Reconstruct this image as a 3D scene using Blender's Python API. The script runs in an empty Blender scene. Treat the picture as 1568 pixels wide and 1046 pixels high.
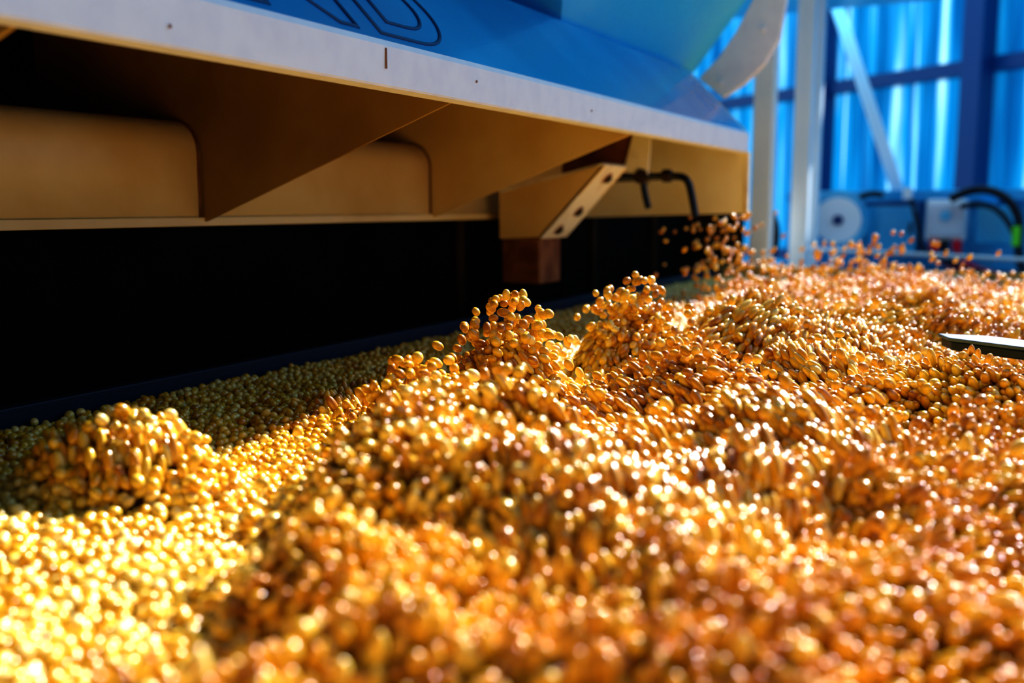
import bpy, bmesh, math, random
import numpy as np
from mathutils import Vector, Matrix
random.seed(4); rng=np.random.default_rng(7)
H=1.24   # camera height above the shed floor; machine coordinates are given relative to it
sc=bpy.context.scene
# ---------------------------------------------------------------- materials
def mat(name,col,rough=.5,metal=0,col2=None,scale=8,detail=6,bump=0,spec=.5,coat=0,stretch=(1,1,1),lo=.4,hi=.65):
    m=bpy.data.materials.new(name); m.use_nodes=True; nt=m.node_tree; b=nt.nodes['Principled BSDF']
    b.inputs['Base Color'].default_value=(*col,1); b.inputs['Roughness'].default_value=rough
    b.inputs['Metallic'].default_value=metal; b.inputs['Specular IOR Level'].default_value=spec
    b.inputs['Coat Weight'].default_value=coat
    tc=nt.nodes.new('ShaderNodeTexCoord'); mp=nt.nodes.new('ShaderNodeMapping'); mp.inputs['Scale'].default_value=stretch
    nz=nt.nodes.new('ShaderNodeTexNoise'); nz.inputs['Scale'].default_value=scale; nz.inputs['Detail'].default_value=detail
    nt.links.new(tc.outputs['Object'],mp.inputs[0]); nt.links.new(mp.outputs[0],nz.inputs['Vector'])
    if col2:
        r=nt.nodes.new('ShaderNodeValToRGB'); r.color_ramp.elements[0].position=lo; r.color_ramp.elements[1].position=hi
        r.color_ramp.elements[0].color=(*col,1); r.color_ramp.elements[1].color=(*col2,1)
        nt.links.new(nz.outputs[0],r.inputs[0]); nt.links.new(r.outputs[0],b.inputs['Base Color'])
    if bump:
        bp=nt.nodes.new('ShaderNodeBump'); bp.inputs['Strength'].default_value=bump; bp.inputs['Distance'].default_value=.002
        nt.links.new(nz.outputs[0],bp.inputs['Height']); nt.links.new(bp.outputs[0],b.inputs['Normal'])
    return m
M_white=mat('white_paint',(.80,.83,.90),.45,col2=(.74,.77,.86),scale=30,bump=.06)
M_blue=mat('blue_paint',(.004,.24,.62),.24,col2=(.014,.35,.78),scale=2.5,coat=.4)
M_lblue=mat('light_blue_paint',(.02,.50,.90),.35,col2=(.12,.68,.95),scale=2)
M_ink=mat('dark_blue_ink',(.003,.05,.16),.5)
M_cream=mat('cream_enamel',(.84,.58,.23),.42,col2=(.72,.44,.13),scale=5,bump=.1)
M_cream_shade=mat('cream_enamel_shaded',(.48,.29,.075),.5,col2=(.33,.18,.04),scale=4,bump=.1)  # cream enamel darkened, puts under-hood shade into the divider colour
M_cream_lit=mat('cream_enamel_lit',(.96,.89,.62),.42,col2=(.88,.74,.40),scale=7,bump=.1)  # brighter copy of the cream enamel, paints in the light on the end plate
M_tan=mat('tan_enamel_worn',(.93,.85,.62),.45,col2=(.45,.22,.06),scale=11,lo=.54,hi=.80,bump=.2)
M_rust=mat('rusty_steel',(.16,.05,.015),.8,col2=(.30,.12,.04),scale=20,bump=.5)
M_black=mat('black_rubber',(.004,.003,.003),.9,col2=(.010,.006,.004),scale=9,spec=.08)
M_brown=mat('shade_liner_brown',(.03,.016,.006),.8,col2=(.05,.025,.008),scale=9,spec=.1)  # dark brown; on the hood liner it stands in for shade
M_steel=mat('navy_blade_edge',(.008,.02,.06),.5,spec=.2)
M_steel2=mat('lighter_blade_top',(.06,.11,.20),.5,col2=(.04,.08,.15),scale=12,spec=.3)  # blade top, lighter than the blade edge
M_rail=mat('blue_black_rail',(.012,.022,.05),.5,spec=.3)
M_post=mat('pale_post_paint',(.86,.94,.98),.4,col2=(.78,.90,.97),scale=6)
M_postc=mat('ivory_post_paint',(.94,.96,.93),.4,col2=(.84,.90,.90),scale=6)
M_dblue=mat('navy_steel',(.004,.06,.20),.4)
M_wood=mat('tan_rim',(.55,.34,.10),.6,col2=(.4,.22,.06),scale=12)
M_conc=mat('concrete_floor',(.22,.26,.32),.8,col2=(.14,.17,.22),scale=3)
M_cab=mat('cabinet_blue',(.02,.42,.78),.35,col2=(.16,.66,.92),scale=4)
M_box=mat('junction_box_grey',(.92,.96,.98),.35)
M_cable=mat('cable_black',(.004,.008,.02),.35)
M_red=mat('red_plug',(.95,.01,.04),.4)
M_green=mat('green_clip',(.2,.9,.05),.4)
M_bolt=mat('bolt_dark',(.06,.04,.03),.45,.6)

# ---------------------------------------------------------------- helpers
def empty(name):
    e=bpy.data.objects.new(name,None); sc.collection.objects.link(e); return e
def mk(name,verts,faces,m,parent=None,bevel=0,solid=0,smooth=False):
    me=bpy.data.meshes.new(name); me.from_pydata([(v[0],v[1],v[2]+H) for v in verts],[],faces); 
    bm=bmesh.new(); bm.from_mesh(me); bmesh.ops.recalc_face_normals(bm,faces=bm.faces); bm.to_mesh(me); bm.free()
    me.materials.append(m); o=bpy.data.objects.new(name,me); sc.collection.objects.link(o)
    if parent: o.parent=parent
    if smooth:
        for p in me.polygons: p.use_smooth=True
    if solid:
        s=o.modifiers.new('t','SOLIDIFY'); s.thickness=solid; s.offset=0
    if bevel:
        b=o.modifiers.new('b','BEVEL'); b.width=bevel; b.segments=2; b.limit_method='ANGLE'
    return o
def box(name,lo,hi,m,parent=None,bevel=.002):
    (a,b,c),(d,e,f)=lo,hi
    v=[(a,b,c),(d,b,c),(d,e,c),(a,e,c),(a,b,f),(d,b,f),(d,e,f),(a,e,f)]
    return mk(name,v,[(0,1,2,3),(4,5,6,7),(0,1,5,4),(1,2,6,5),(2,3,7,6),(3,0,4,7)],m,parent,bevel)
def prism(name,poly,y0,y1,m,parent=None,bevel=.002):
    n=len(poly); v=[(x,y0,z) for x,z in poly]+[(x,y1,z) for x,z in poly]
    f=[tuple(range(n)),tuple(range(n,2*n))]+[(i,(i+1)%n,n+(i+1)%n,n+i) for i in range(n)]
    return mk(name,v,f,m,parent,bevel)
def strip(name,prof,y0,y1,m,parent=None,t=.004,smooth=False):
    n=len(prof); v=[(x,y0,z) for x,z in prof]+[(x,y1,z) for x,z in prof]
    return mk(name,v,[(i,i+1,n+i+1,n+i) for i in range(n-1)],m,parent,0,t,smooth)
def beam(name,p,q,w,d,m,parent=None,side=None,bevel=.004):
    p=Vector(p);q=Vector(q);ax=(q-p).normalized()
    s=Vector(side) if side else Vector((0,0,1)).cross(ax)
    if s.length<.01: s=Vector((1,0,0))
    s=(s-ax*s.dot(ax)).normalized(); t=ax.cross(s)
    v=[c+s*i*w/2+t*j*d/2 for c in (p,q) for i,j in ((-1,-1),(1,-1),(1,1),(-1,1))]
    return mk(name,v,[(0,1,2,3),(4,5,6,7),(0,1,5,4),(1,2,6,5),(2,3,7,6),(3,0,4,7)],m,parent,bevel)
def tube(name,pts,r,m,parent=None,cyclic=False,poly=False):
    cu=bpy.data.curves.new(name,'CURVE'); cu.dimensions='3D'; cu.bevel_depth=r; cu.bevel_resolution=4; cu.use_fill_caps=True
    sp=cu.splines.new('POLY' if poly else 'NURBS'); sp.points.add(len(pts)-1)
    for i,p in enumerate(pts): sp.points[i].co=(p[0],p[1],p[2]+H,1)
    if not poly: sp.use_endpoint_u=not cyclic; sp.order_u=3; sp.resolution_u=10
    sp.use_cyclic_u=cyclic
    cu.materials.append(m); o=bpy.data.objects.new(name,cu); sc.collection.objects.link(o)
    if parent:o.parent=parent
    return o
def cyl(name,c,axis,r,l,m,parent=None,n=24,bevel=.001):
    c=Vector(c);ax=Vector(axis).normalized(); s=ax.orthogonal().normalized(); t=ax.cross(s)
    v=[];
    for k in (-.5,.5):
        for i in range(n):
            a=2*math.pi*i/n; v.append(c+ax*l*k+(s*math.cos(a)+t*math.sin(a))*r)
    f=[tuple(range(n)),tuple(range(n,2*n))]+[(i,(i+1)%n,n+(i+1)%n,n+i) for i in range(n)]
    return mk(name,v,f,m,parent,bevel)

# ---------------------------------------------------------------- shed shell
mk('floor',[(-9,-5,-H),(7,-5,-H),(7,13,-H),(-9,13,-H)],[(0,1,2,3)],M_conc)
w=Vector((-.7965,.6046,0)); nrm=Vector((.6046,.7965,0)); A=Vector((-.28,6.57,0))
WT=2.15
# corrugated translucent sheet
mw=bpy.data.materials.new('blue_translucent_corrugated_sheet'); mw.use_nodes=True; nt=mw.node_tree
b=nt.nodes['Principled BSDF']; b.inputs['Roughness'].default_value=.3
out=nt.nodes['Material Output']; tr=nt.nodes.new('ShaderNodeBsdfTranslucent'); mx=nt.nodes.new('ShaderNodeMixShader')
tc=nt.nodes.new('ShaderNodeTexCoord')
dt=nt.nodes.new('ShaderNodeVectorMath'); dt.operation='DOT_PRODUCT'; dt.inputs[1].default_value=(w.x*10,w.y*10,0)
sx=nt.nodes.new('ShaderNodeSeparateXYZ'); mz=nt.nodes.new('ShaderNodeMath'); mz.operation='MULTIPLY'; mz.inputs[1].default_value=.35
cx=nt.nodes.new('ShaderNodeCombineXYZ')
nz=nt.nodes.new('ShaderNodeTexNoise'); nz.inputs['Scale'].default_value=1.0; nz.inputs['Detail'].default_value=3; nz.inputs['Roughness'].default_value=.65
r=nt.nodes.new('ShaderNodeValToRGB'); e=r.color_ramp.elements
e[0].position=.38; e[0].color=(.001,.10,.26,1); e[1].position=.72; e[1].color=(.60,.93,1,1)  # pale end of the ramp paints bright glint streaks into the sheet colour
x=e.new(.56); x.color=(.006,.28,.54,1)
nt.links.new(tc.outputs['Object'],dt.inputs[0]); nt.links.new(tc.outputs['Object'],sx.inputs[0])
nt.links.new(dt.outputs['Value'],cx.inputs[0]); nt.links.new(sx.outputs['Z'],mz.inputs[0]); nt.links.new(mz.outputs[0],cx.inputs[2])
nt.links.new(cx.outputs[0],nz.inputs['Vector']); nt.links.new(nz.outputs[0],r.inputs[0])
nt.links.new(r.outputs[0],b.inputs['Base Color']); nt.links.new(r.outputs[0],tr.inputs['Color'])
mx.inputs[0].default_value=.40
nt.links.new(b.outputs[0],mx.inputs[1]); nt.links.new(tr.outputs[0],mx.inputs[2]); nt.links.new(mx.outputs[0],out.inputs['Surface'])
verts=[];s=-6.;pts=[]
while s<7:
    for ds,dd in ((0,0),(.07,0),(.09,.055),(.16,.055),(.18,0)):
        pts.append((s+ds,dd))
    s+=.20
for s_,d_ in pts:
    p=A+w*s_-nrm*d_
    verts+= [(p.x,p.y,-H),(p.x,p.y,WT)]
faces=[(2*i,2*i+2,2*i+3,2*i+1) for i in range(len(pts)-1)]
mk('wall_back',verts,faces,mw)
M_shed=mat('shed_sheet_dark',(.05,.08,.12),.6,col2=(.03,.05,.09),scale=2)
box('wall_front',(-9,-3.1,-H),(7,-3,2.6),M_shed)
box('ceiling',(-9,-3.1,2.6),(7,.9,2.7),M_shed)
fr=empty('wall_frame')
for i,z in enumerate((-.35,.80,1.95)):
    beam('girt_%d'%i,A+w*-6-nrm*.11+Vector((0,0,z)),A+w*7-nrm*.11+Vector((0,0,z)),.1,.085,M_dblue,fr)
for i,(x,y,wd) in enumerate(((-.37,6.38,.14),(-1.36,7.20,.07),(1.55,4.93,.14),(-3.2,8.52,.14),(.02,6.1,.04))):
    beam('column_%d'%i,(x,y,-H),(x,y,WT),wd,.12,M_dblue,fr,side=(w.x,w.y,0))

# ---------------------------------------------------------------- soybean bed
def vnoise(x,y,scale,seed):
    g=np.random.default_rng(seed).random((256,256)); X=x/scale+50;Y=y/scale+50
    i=np.floor(X).astype(int);j=np.floor(Y).astype(int);fx=X-i;fy=Y-j
    fx=fx*fx*(3-2*fx);fy=fy*fy*(3-2*fy); i%=255;j%=255
    return (g[i,j]*(1-fx)+g[i+1,j]*fx)*(1-fy)+(g[i,j+1]*(1-fx)+g[i+1,j+1]*fx)*fy
def sst(a,b_,x):
    t=np.clip((x-a)/(b_-a),0,1); return t*t*(3-2*t)
# (x,y,height,rx,ry,sharpness)
MOUNDS=[(-.690,.605,.058,.085,.060,2.0),(-.56,1.06,.074,.074,.065,1.8),(-.50,1.30,.064,.074,.07,1.8),
 (-.565,.88,.054,.075,.065,1.7),(-.44,.75,.050,.11,.07,2.3),(-.36,.60,.050,.13,.075,2.3),(-.36,.45,.028,.10,.05,1.8),
 (-.34,1.05,.048,.10,.055,2.0),(-.18,.90,.044,.11,.055,2.0),(-.30,1.42,.048,.13,.07,1.8),(-.05,1.2,.044,.1,.075,1.8),
 (-.15,1.70,.046,.14,.08,1.7),(-.42,1.72,.044,.12,.08,1.7),(-.52,2.40,.036,.13,.10,1.4),(-.33,2.62,.020,.12,.10,1.4),
 (-.22,2.15,.038,.12,.09,1.6),(-.66,2.62,.030,.10,.13,1.2),(-.70,1.0,.018,.10,.12,1.2),(-.72,2.0,.02,.08,.2,1.2),(-.20,.70,.034,.08,.05,1.8)]
def height(x,y):
    wx=x+.05*(vnoise(x,y,.11,3)-.5); wy=y+.05*(vnoise(x,y,.11,4)-.5)
    mask=sst(-.62,-.42,x-.25*sst(.7,.3,y)*sst(-.2,-.5,x))
    mask=np.maximum(mask,.5*sst(-.85,-.65,x)*sst(1.6,2.2,y))
    far=1-.55*sst(1.6,2.6,y)
    n=vnoise(wx,wy,.115,1); lump=1-np.abs(2*n-1)
    h=-.247+mask*far*(.046*lump**1.5+.038*(vnoise(wx,wy,.24,2)-.45)+.012*(vnoise(x,y,.045,9)-.5))
    h=h+.006*(vnoise(x,y,.09,6)-.5)+.003*(vnoise(x,y,.03,16)-.5)
    mv=mask*.85
    for (mx_,my_,mh,rx,ry,sh) in MOUNDS:
        d=np.sqrt(((wx-mx_)/rx)**2+((wy-my_)/ry)**2)
        k=np.exp(-(d**2)**sh); h=h+mh*k*.9; mv=np.maximum(mv,np.clip(k*1.2,0,1))
    return h,mv
P=[];S=[];R=[];T=[]
def add(x,y,z,mv,elong=1.0,dirn=None):
    n=len(x)
    s=rng.normal(1,.08,n).clip(.78,1.26)
    el=rng.random(n)**.6*mv*elong
    P.append(np.stack([x,y,z],1))
    S.append(np.stack([s*(1.0-.22*el),s*(.91-.16*el),s*(.90+1.6*el)],1))
    loose=.16+2.2*(1-mv)**1.5
    fx=(vnoise(x,y,.22,31)-.5)*2.0; fy=(vnoise(x,y,.22,32)-.5)*2.0
    if dirn: fx=fx*.3+dirn[0]; fy=fy*.3+dirn[1]
    R.append(np.stack([rng.normal(0,1,n)*loose*.6+fx,rng.normal(0,1,n)*loose*.6+fy,rng.random(n)*6.28*(1-mv)**2],1))
    yellow=np.clip(.16+.22*(1-mv)+.5*vnoise(x,y,.12,21)*(1-.30*mv)+rng.normal(0,.25,n),0,1)
    T.append(yellow)
X0,X1,Y0,Y1=-.992,.36,.02,3.475
sp=.0099
for layer,(dz,dens) in enumerate(((0,1),(-.0065,1),(-.013,.6))):
    nx=int((X1-X0)/sp);ny=int((Y1-Y0)/(sp*.866))
    gx,gy=np.meshgrid(np.arange(nx),np.arange(ny),indexing='ij')
    x=X0+(gx+.5*(gy%2)+.33*layer)*sp; y=Y0+(gy+.33*layer)*sp*.866
    x=x.ravel()+rng.normal(0,.0027,x.size); y=y.ravel()+rng.normal(0,.0027,y.size)
    k=(x>X0)&(x<X1)&(y<Y1)
    if dens<1: 
        hh,mm=height(x,y); k&=(mm>.25)
    x=x[k];y=y[k]; hh,mv=height(x,y)
    z=hh+dz+rng.normal(0,.0022+.0026*mv,x.size)
    add(x,y,z,mv)
# tumbling beans hopping off the waves
def spray(cx,cy,rx,ry,n,hmax,power=2.2,mvv=.55,dirn=None):
    x=cx+rng.normal(0,rx,n);y=cy+rng.normal(0,ry,n)
    k=(x>X0)&(x<X1)&(y<Y1); x=x[k];y=y[k]; hh,mv=height(x,y)
    lift=hmax*rng.random(x.size)**power
    add(x,y,hh+.005+lift,np.clip(mv+.2,0,mvv),.6,dirn)
spray(-.555,1.07,.036,.034,250,.062,1.9); spray(-.49,1.31,.042,.040,270,.064,1.9)
spray(-.575,.89,.038,.035,120,.036,1.8); spray(-.69,.60,.04,.03,90,.016)
spray(-.44,.77,.08,.05,150,.022); spray(-.36,.62,.09,.06,150,.022)
spray(-.68,2.38,.06,.12,180,.21,1.1,.9,(.3,.6)); spray(-.50,2.45,.09,.10,280,.07,2); spray(-.38,2.6,.12,.10,300,.14,1.5,.85,(.2,.5))
spray(-.1,2.75,.16,.12,280,.07); spray(.1,2.6,.14,.10,160,.06)
spray(-.2,1.5,.2,.3,350,.024); spray(-.15,1.0,.15,.2,250,.020); spray(-.25,2.1,.2,.25,380,.036); spray(-.34,1.05,.05,.04,60,.028)
P=np.concatenate(P);S=np.concatenate(S);R=np.concatenate(R);T=np.concatenate(T)
P[:,2]+=H
bean=bpy.data.materials.new('soybean_skin'); bean.use_nodes=True; nt=bean.node_tree; b=nt.nodes['Principled BSDF']
at=nt.nodes.new('ShaderNodeAttribute'); at.attribute_type='INSTANCER'; at.attribute_name='tint'
r=nt.nodes.new('ShaderNodeValToRGB'); e=r.color_ramp.elements
e[0].position=0; e[0].color=(.42,.155,.004,1); e[1].position=1; e[1].color=(.82,.63,.22,1)
x=e.new(.35); x.color=(.70,.34,.008,1); x=e.new(.7); x.color=(.78,.50,.05,1)
nt.links.new(at.outputs['Fac'],r.inputs[0]); nt.links.new(r.outputs[0],b.inputs['Base Color'])
b.inputs['Roughness'].default_value=.27; b.inputs['Specular IOR Level'].default_value=.65
b.inputs['Coat Weight'].default_value=.6; b.inputs['Coat Roughness'].default_value=.14
b.inputs['Subsurface Weight'].default_value=.15; b.inputs['Subsurface Radius'].default_value=(1,.5,.1); b.inputs['Subsurface Scale'].default_value=.003
me=bpy.data.meshes.new('beans'); me.from_pydata(P.tolist(),[],[])
for nm,arr in (('rot',R),('scl',S)):
    a=me.attributes.new(nm,'FLOAT_VECTOR','POINT'); a.data.foreach_set('vector',arr.astype(np.float32).ravel())
a=me.attributes.new('tint','FLOAT','POINT'); a.data.foreach_set('value',T.astype(np.float32))
pile=empty('soybean_pile')
bo=bpy.data.objects.new('beans',me); sc.collection.objects.link(bo); bo.parent=pile; me.materials.append(bean)
g=bpy.data.node_groups.new('bean_scatter','GeometryNodeTree')
g.interface.new_socket('Geometry',in_out='INPUT',socket_type='NodeSocketGeometry')
g.interface.new_socket('Geometry',in_out='OUTPUT',socket_type='NodeSocketGeometry')
N=g.nodes.new; L=g.links.new
gi=N('NodeGroupInput');go=N('NodeGroupOutput')
ico=N('GeometryNodeMeshIcoSphere'); ico.inputs['Radius'].default_value=.0054; ico.inputs['Subdivisions'].default_value=3
ss=N('GeometryNodeSetShadeSmooth'); sm=N('GeometryNodeSetMaterial'); sm.inputs['Material'].default_value=bean
ip=N('GeometryNodeInstanceOnPoints')
ar=N('GeometryNodeInputNamedAttribute'); ar.data_type='FLOAT_VECTOR'; ar.inputs['Name'].default_value='rot'
as_=N('GeometryNodeInputNamedAttribute'); as_.data_type='FLOAT_VECTOR'; as_.inputs['Name'].default_value='scl'
L(ico.outputs['Mesh'],ss.inputs[0]); L(ss.outputs[0],sm.inputs[0]); L(sm.outputs[0],ip.inputs['Instance'])
L(gi.outputs[0],ip.inputs['Points']); L(ar.outputs['Attribute'],ip.inputs['Rotation']); L(as_.outputs['Attribute'],ip.inputs['Scale'])
L(ip.outputs[0],go.inputs[0])
md=bo.modifiers.new('scatter','NODES'); md.node_group=g
# packed body of the pile
M_body=mat('bean_gap_shade',(.06,.018,.001),.8,col2=(.12,.04,.003),scale=150)  # dark brown paints the shade seen in gaps between beans
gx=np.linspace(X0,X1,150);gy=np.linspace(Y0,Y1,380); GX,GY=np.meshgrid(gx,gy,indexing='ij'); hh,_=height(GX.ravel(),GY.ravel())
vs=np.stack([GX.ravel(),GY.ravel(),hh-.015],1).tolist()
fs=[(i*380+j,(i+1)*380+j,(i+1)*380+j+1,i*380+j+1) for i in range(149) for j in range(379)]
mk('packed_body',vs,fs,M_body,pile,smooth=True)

# ---------------------------------------------------------------- vibrating deck
dk=empty('vibrating_deck')
box('deck_plate',(-1.02,-.02,-.32),(.40,3.56,-.29),M_rail,dk)
box('side_rim_left',(-1.02,-.02,-.29),(-1.0,3.5,-.222),M_rail,dk)
box('side_rim_right',(.37,-.02,-.29),(.395,3.5,-.19),M_rail,dk)
box('end_rim',(-1.0,3.485,-.29),(.37,3.52,-.208),M_wood,dk)
box('near_rim',(-1.0,-.02,-.29),(.37,.0,-.20),M_rail,dk)
box('under_frame',(-.98,.1,-.48),(.3,3.4,-.32),M_dblue,dk)
for i,(x,y) in enumerate(((-.9,.2),(.25,.2),(-.9,3.3),(.25,3.3))):
    box('leg_%d'%i,(x-.05,y-.05,-H),(x+.05,y+.05,-.48),M_dblue,dk)

# ---------------------------------------------------------------- machine hood
hd=empty('separator_hood')
YE=2.48; YS=-.6
strip('fascia',[(-.652,.133),(-.650,.174),(-.653,.180)],YS,YE,M_white,hd,.005)
strip('sloped_cover',[(-.653,.180),(-.80,.335)],YS,YE-.02,M_blue,hd,.004)
strip('shade_liner',[(-.660,.176),(-.803,.328),(-1.49,.336)],YS,YE-.02,M_brown,hd,.002)  # added dark sheet, its colour stands in for shade inside the hood
strip('top_cover',[(-.80,.335),(-1.5,.345)],YS,YE-.02,M_blue,hd,.004)
strip('lip_flange',[(-.652,.133),(-.668,.131)],YS,YE,M_white,hd,.004)
prof=[(-1.1,-.027),(-1.1,.078)]
for i in range(1,9):
    a=math.pi/2*i/8; prof.append((-1.145+.045*math.cos(a),.078+.045*math.sin(a)))
prof.append((-1.5,.125))
strip('rounded_duct_panel',prof,YS,YE,M_cream,hd,.004,True)
box('duct_seam',(-1.099,YS,-.029),(-1.093,YE,-.016),M_cream,hd,.001)
pl=[(-.655,.134),(-.655,.178),(-.80,.332),(-1.45,.34),(-1.45,.127),(-1.135,.127),(-1.11,.11),(-1.099,.08),(-1.097,-.024)]
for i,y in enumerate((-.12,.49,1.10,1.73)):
    prism('divider_%d'%i,pl,y,y+.005,M_cream_shade if i<3 else M_cream,hd,0)
    pr=[(-1.098,y-.004,-.02),(-1.098,y-.004,.078)]+[(-1.145+.047*math.cos(math.pi/2*k/6),y-.004,.078+.047*math.sin(math.pi/2*k/6)) for k in range(1,7)]
    tube('weld_%d'%i,pr,.003,M_rust,hd)
prism('end_plate',[(-.65,.133),(-.65,.178),(-.80,.333),(-1.5,.343),(-1.5,-.03),(-1.1,-.030),(-.65,-.017)],YE,YE+.006,M_cream_lit,hd,0)
box('corner_strip',(-.655,YE-.004,-.017),(-.645,YE+.01,.133),M_tan,hd)
box('rear_panel',(-1.53,YS,-H),(-1.5,3.6,.345),M_black,hd)
box('rubber_skirt',(-1.14,YS,-.42),(-1.125,3.56,-.026),M_black,hd)
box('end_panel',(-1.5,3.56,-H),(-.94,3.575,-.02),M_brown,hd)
box('shelf',(-1.5,YS,-.44),(-1.02,3.56,-.42),M_black,hd)
strip('front_sill',[(-1.125,-.27),(-1.06,-.262),(-1.03,-.268)],YS,3.5,M_rail,hd,.006)
for i,y in enumerate((1.86,2.6,3.1)):
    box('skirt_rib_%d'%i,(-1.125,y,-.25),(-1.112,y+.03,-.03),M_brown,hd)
box('near_end_closure',(-1.5,YS-.01,-H),(-.70,YS,.33),M_black,hd)
tcv=bpy.data.curves.new('lettering','FONT'); tcv.body='LAND'; tcv.size=.20; tcv.fill_mode='NONE'; tcv.bevel_depth=.0024; tcv.offset=.004; tcv.space_character=1.12
to=bpy.data.objects.new('lettering',tcv); sc.collection.objects.link(to); tcv.materials.append(M_ink)
up=Vector((-.147,0,.155)).normalized(); rt=Vector((0,1,0)); nn=rt.cross(up)
pos=Vector((-.653,0,.180))+up*.016+nn*.002+Vector((0,.375,H))
to.matrix_world=Matrix(((rt.x*1.3,up.x,nn.x,pos.x),(rt.y*1.3,up.y,nn.y,pos.y),(rt.z*1.3,up.z,nn.z,pos.z),(0,0,0,1)))
to.parent=hd
for i,(y,z,l) in enumerate(((.93,.150,.022),(1.13,.156,.003),(.62,.146,.003),(1.5,.150,.003))):
    box('scuff_%d'%i,(-.6475,y,z),(-.6465,y+.0022,z+l),M_rust,hd,0)

# bracket
bk=empty('hood_support_bracket')
prism('channel_side',[(-1.06,.029),(-.83,.085),(-.81,.083),(-.955,-.066),(-1.06,-.072)],1.95,1.957,M_cream,bk,.001)
prism('channel_flange',[(-.81,.085),(-.813,.090),(-.962,-.064),(-.956,-.070)],1.95,2.08,M_tan,bk,.001)
prism('channel_top',[(-1.06,.029),(-1.06,.035),(-.813,.090),(-.81,.085)],1.95,2.08,M_tan,bk,.001)
prism('channel_far_side',[(-1.06,.029),(-.83,.085),(-.81,.083),(-.955,-.066),(-1.06,-.072)],2.073,2.08,M_cream,bk,.001)
box('foot',(-1.06,1.96,-.17),(-.965,2.07,-.068),M_rust,bk,.004)
box('foot_base',(-1.12,1.94,-.26),(-1.03,2.09,-.17),M_black,bk,.004)
fn=Vector((.151,0,-.147)).normalized()
for i,(t_,y) in enumerate(((.16,2.02),(.62,2.02),(.88,2.0))):
    c=Vector((-.811,y,.086)).lerp(Vector((-.958,y,-.068)),t_)+fn*.004
    cyl('bolt_%d'%i,c,fn,.010,.012,M_bolt,bk,6)
    cyl('washer_%d'%i,c-fn*.002,fn,.015,.003,M_rust,bk,20)
prism('hanger_plate',[(-.845,.075),(-.785,.07),(-.775,.20),(-.80,.24)],2.14,2.147,M_tan,bk,.001)
box('hanger_back',(-1.0,2.147,.06),(-.80,2.16,.2),M_rust,bk)
hl=empty('clamp_handle')
tube('cross_bar',[(-.86,2.12,.062),(-.80,2.16,.066),(-.73,2.18,.068),(-.706,2.18,.062),(-.695,2.18,.03),(-.685,2.18,-.022)],.0085,M_cable,hl)
tube('t_handle',[(-.80,2.15,.066),(-.797,2.15,.03),(-.785,2.15,-.004)],.0075,M_cable,hl)
cyl('pivot_nut',(-.80,2.15,.066),(0,1,0),.018,.03,M_bolt,hl,6)
cyl('pivot_nut_side',(-.75,2.17,.068),(1,0,0),.015,.02,M_bolt,hl,6)

# ---------------------------------------------------------------- feed hopper above
hp=empty('feed_hopper')
bx=[(-1.15,1.75,.345),(-.82,1.75,.345),(-.82,2.56,.345),(-1.15,2.56,.345)]
tx=[(-1.7,1.0,.86),(-.42,1.0,.86),(-.42,2.56,.86),(-1.7,2.56,.86)]
mk('funnel',bx+tx,[(0,1,5,4),(1,2,6,5),(2,3,7,6),(3,0,4,7)],M_lblue,hp,0,.006)
box('bin',(-1.7,1.0,.862),(-.42,4.7,1.7),M_lblue,hp,.01)  # stretched out of view, added length blocks sun under the hood end
cp=[(-.745,.277),(-.69,.310),(-.640,.355),(-.605,.414),(-.592,.50),(-.580,.62),(-.570,.862),
    (-.65,.862),(-.66,.62),(-.675,.515),(-.715,.44),(-.76,.378),(-.81,.330)]
prism('curved_gusset',cp,2.575,2.60,M_white,hp,.003)
for i,(x,z) in enumerate(((-.75,.315),(-.645,.44),(-.62,.6))):
    cyl('gusset_bolt_%d'%i,(x,2.572,z),(0,1,0),.006,.01,M_white,hp,6)

# ---------------------------------------------------------------- posts & brace
def post(name,x,y,wd,m,top=2.15):
    p=empty(name); box('shaft',(x-wd/2,y-wd/2,-H),(x+wd/2,y+wd/2,top),m,p,.006)
    box('base_plate',(x-wd,y-wd,-H),(x+wd,y+wd,-H+.012),M_dblue,p)
    return p
post('steel_post',-.805,3.86,.062,M_post,.86)
post('steel_post',-.905,3.68,.072,M_postc,.86)
post('steel_post',-.845,4.25,.06,M_post,.86)
br=empty('diagonal_brace')
beam('angle_web',(-1.20,4.98,1.74),(-.60,5.06,.06),.055,.012,M_post,br,side=(1,0,.35))
beam('angle_flange',(-1.225,5.0,1.74),(-.625,5.08,.06),.012,.05,M_post,br,side=(1,0,.35))

# ---------------------------------------------------------------- control stand
cs=empty('electrical_control_stand')
beam('top_rail',(-1.1,5.0,.045),(.7,4.75,.055),.06,.05,M_cab,cs)
mk('back_plate',[(-1.05,5.02,-.42),(.7,4.79,-.42),(.7,4.79,.04),(-1.05,5.02,.04)],[(0,1,2,3)],M_cab,cs,0,.01)
beam('low_rail',(-1.1,4.9,-.30),(.7,4.68,-.30),.06,.05,M_dblue,cs)
for i,x in enumerate((-1.05,-.2,.62)):
    box('stand_leg_%d'%i,(x-.03,4.92-(x+1.05)*.13,-H),(x+.03,4.98-(x+1.05)*.13,.03),M_cab,cs)
box('blue_cabinet',(-.70,4.72,-.22),(-.47,4.88,.02),M_dblue,cs,.008)
box('cabinet_door',(-.69,4.71,-.20),(-.48,4.72,.0),M_lblue,cs,.004)
box('door_handle',(-.51,4.70,-.12),(-.50,4.71,-.07),M_cable,cs,.002)
box('junction_box',(-.44,4.66,-.15),(-.28,4.80,.03),M_box,cs,.01)
box('junction_lid',(-.43,4.645,-.13),(-.29,4.66,.01),M_white,cs,.006)
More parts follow.
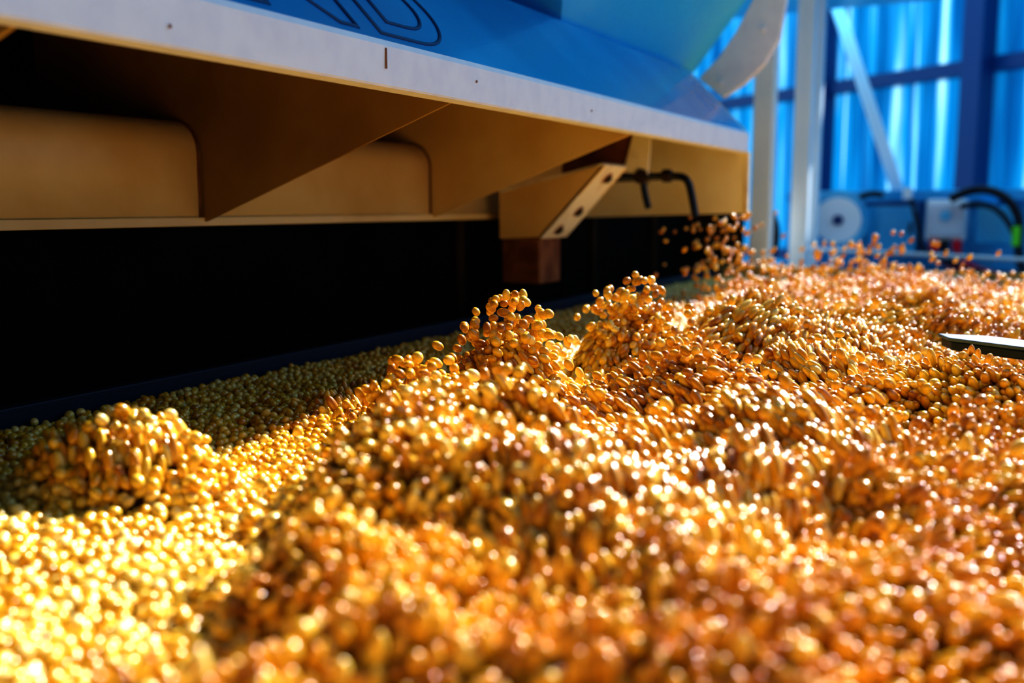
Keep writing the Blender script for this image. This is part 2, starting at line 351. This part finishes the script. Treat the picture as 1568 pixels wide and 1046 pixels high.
cyl('lid_dial',(-.36,4.64,-.04),(0,1,0),.022,.012,M_cab,cs,20)
for i,x in enumerate((-.40,-.36,-.31)):
    cyl('gland_%d'%i,(x,4.66,-.165),(0,0,1),.020,.045,M_red if i!=1 else M_cable,cs)
    tube('lead_%d'%i,[(x,4.66,-.18),(x+.01,4.65,-.21),(x+.04,4.64,-.24),(x+.09,4.64,-.26),(x+.2,4.64,-.30)],.010,M_red if i!=1 else M_cable,cs)
box('small_box',(-.24,4.66,-.16),(-.10,4.76,.0),M_lblue,cs,.008)
tube('hose_a',[(-.34,4.60,.03),(-.27,4.58,.075),(-.15,4.58,.06),(-.07,4.58,-.04),(-.08,4.58,-.2),(-.02,4.6,-.36)],.018,M_cable,cs)
tube('hose_b',[(-.30,4.62,.0),(-.2,4.58,.02),(-.12,4.56,-.05),(-.07,4.56,-.16),(-.05,4.56,-.34)],.012,M_cable,cs)
tube('hose_c',[(-.62,4.66,.05),(-.7,4.62,.07),(-.74,4.62,-.05),(-.70,4.62,-.2),(-.62,4.62,-.32)],.014,M_cable,cs)
tube('hose_d',[(-.50,4.64,.03),(-.47,4.62,-.06),(-.45,4.62,-.17),(-.38,4.62,-.24),(-.2,4.62,-.27)],.010,M_cable,cs)
box('green_clip',(-.10,4.54,-.16),(-.07,4.57,-.08),M_green,cs)
cyl('gauge_knob',(-.52,4.68,.055),(0,0,1),.02,.05,M_box,cs)
rl=empty('cable_reel')
ra=Vector((-.25,1,0)).normalized()
rc=Vector((-.80,4.60,-.06))
cyl('drum',rc,ra,.075,.10,M_box,rl,32,.004)
cyl('flange_front',rc-ra*.055,ra,.130,.008,M_cab,rl,36,.002)
cyl('flange_back',rc+ra*.055,ra,.130,.008,M_cab,rl,36,.002)
cyl('label_disc',rc-ra*.061,ra,.10,.006,M_box,rl,36,.002)
cyl('hub',rc-ra*.07,ra,.022,.02,M_dblue,rl,24,.002)
tv=Vector((1,.25,0)).normalized()
for k in range(4):
    c=rc+ra*(-.036+.024*k)
    tube('coil_%d'%k,[c+tv*(.108*math.cos(a))+Vector((0,0,.108*math.sin(a))) for a in [2*math.pi*i/16 for i in range(16)]],.011,M_box if k%2 else M_cable,rl,True)
box('reel_stand',(-.84,4.68,-H),(-.77,4.73,-.05),M_cab,rl)
hk=empty('coiled_hose')
for k in range(3):
    tube('loop_%d'%k,[(-.99+.045*math.cos(a)+.008*k,4.05,-.12+(.13-.012*k)*math.sin(a)) for a in [2*math.pi*i/14 for i in range(14)]],.010,M_cable,hk,True)
box('hook',(-1.0,4.05,-H),(-.97,4.08,.02),M_dblue,hk)
gr=empty('guard_rail')
tube('upper_tube',[(-.86,4.02,-.165),(.6,3.92,-.205)],.008,M_post,gr,poly=True)
tube('lower_tube',[(-.86,4.02,-.28),(.6,3.92,-.29)],.03,M_dblue,gr,poly=True)
for i,x in enumerate((-.70,.58)):
    tube('rail_post_%d'%i,[(x,4.01-.06*(x+.86),-H),(x,4.01-.06*(x+.86),-.17)],.014,M_post,gr,poly=True)

# ---------------------------------------------------------------- scraper blade from the right
sb=empty('scraper_blade')
bt=[(-.110,1.41),(-.095,1.372),(.366,1.09),(.366,1.16),(-.05,1.415)]
def slab(name,poly,z0,z1,m,par,bev):
    n=len(poly); v=[(x,y,z0) for x,y in poly]+[(x,y,z1) for x,y in poly]
    return mk(name,v,[tuple(range(n)),tuple(range(n,2*n))]+[(i,(i+1)%n,n+(i+1)%n,n+i) for i in range(n)],m,par,bev)
slab('blade_top',bt,-.1700,-.1655,M_steel2,sb,.0012)
slab('blade_edge',[(x+.004,y+.002) for x,y in bt[:2]]+bt[2:],-.182,-.1702,M_steel,sb,.002)
box('clamp',(.34,1.07,-.186),(.41,1.17,-.15),M_steel,sb)

# ---------------------------------------------------------------- light
wd=bpy.data.worlds.new('sky'); sc.world=wd; wd.use_nodes=True
bg=wd.node_tree.nodes['Background']; bg.inputs[0].default_value=(.40,.70,1,1); bg.inputs[1].default_value=.95
su=bpy.data.lights.new('sun','SUN'); su.energy=10.5; su.angle=math.radians(.8); su.color=(1,.98,.95)
so=bpy.data.objects.new('sun',su); sc.collection.objects.link(so)
so.rotation_euler=Vector((-.10,-.43,-.373)).to_track_quat('-Z','Y').to_euler(); so.location=(1,3,5)
sc.view_settings.view_transform='Standard'; sc.view_settings.exposure=0.05
for lk in ('High Contrast','Medium High Contrast','None'):
    try:
        sc.view_settings.look=lk; break
    except Exception as ex: pass
# ---------------------------------------------------------------- camera
cd=bpy.data.cameras.new('camera'); cd.lens=35; cd.sensor_width=36; cd.clip_start=.02
cd.dof.use_dof=True; cd.dof.focus_distance=1.17; cd.dof.aperture_fstop=2.8
co=bpy.data.objects.new('camera',cd); sc.collection.objects.link(co); co.location=(0,0,H)
co.rotation_euler=(math.radians(90-7.73),0,math.radians(27.8)); sc.camera=co
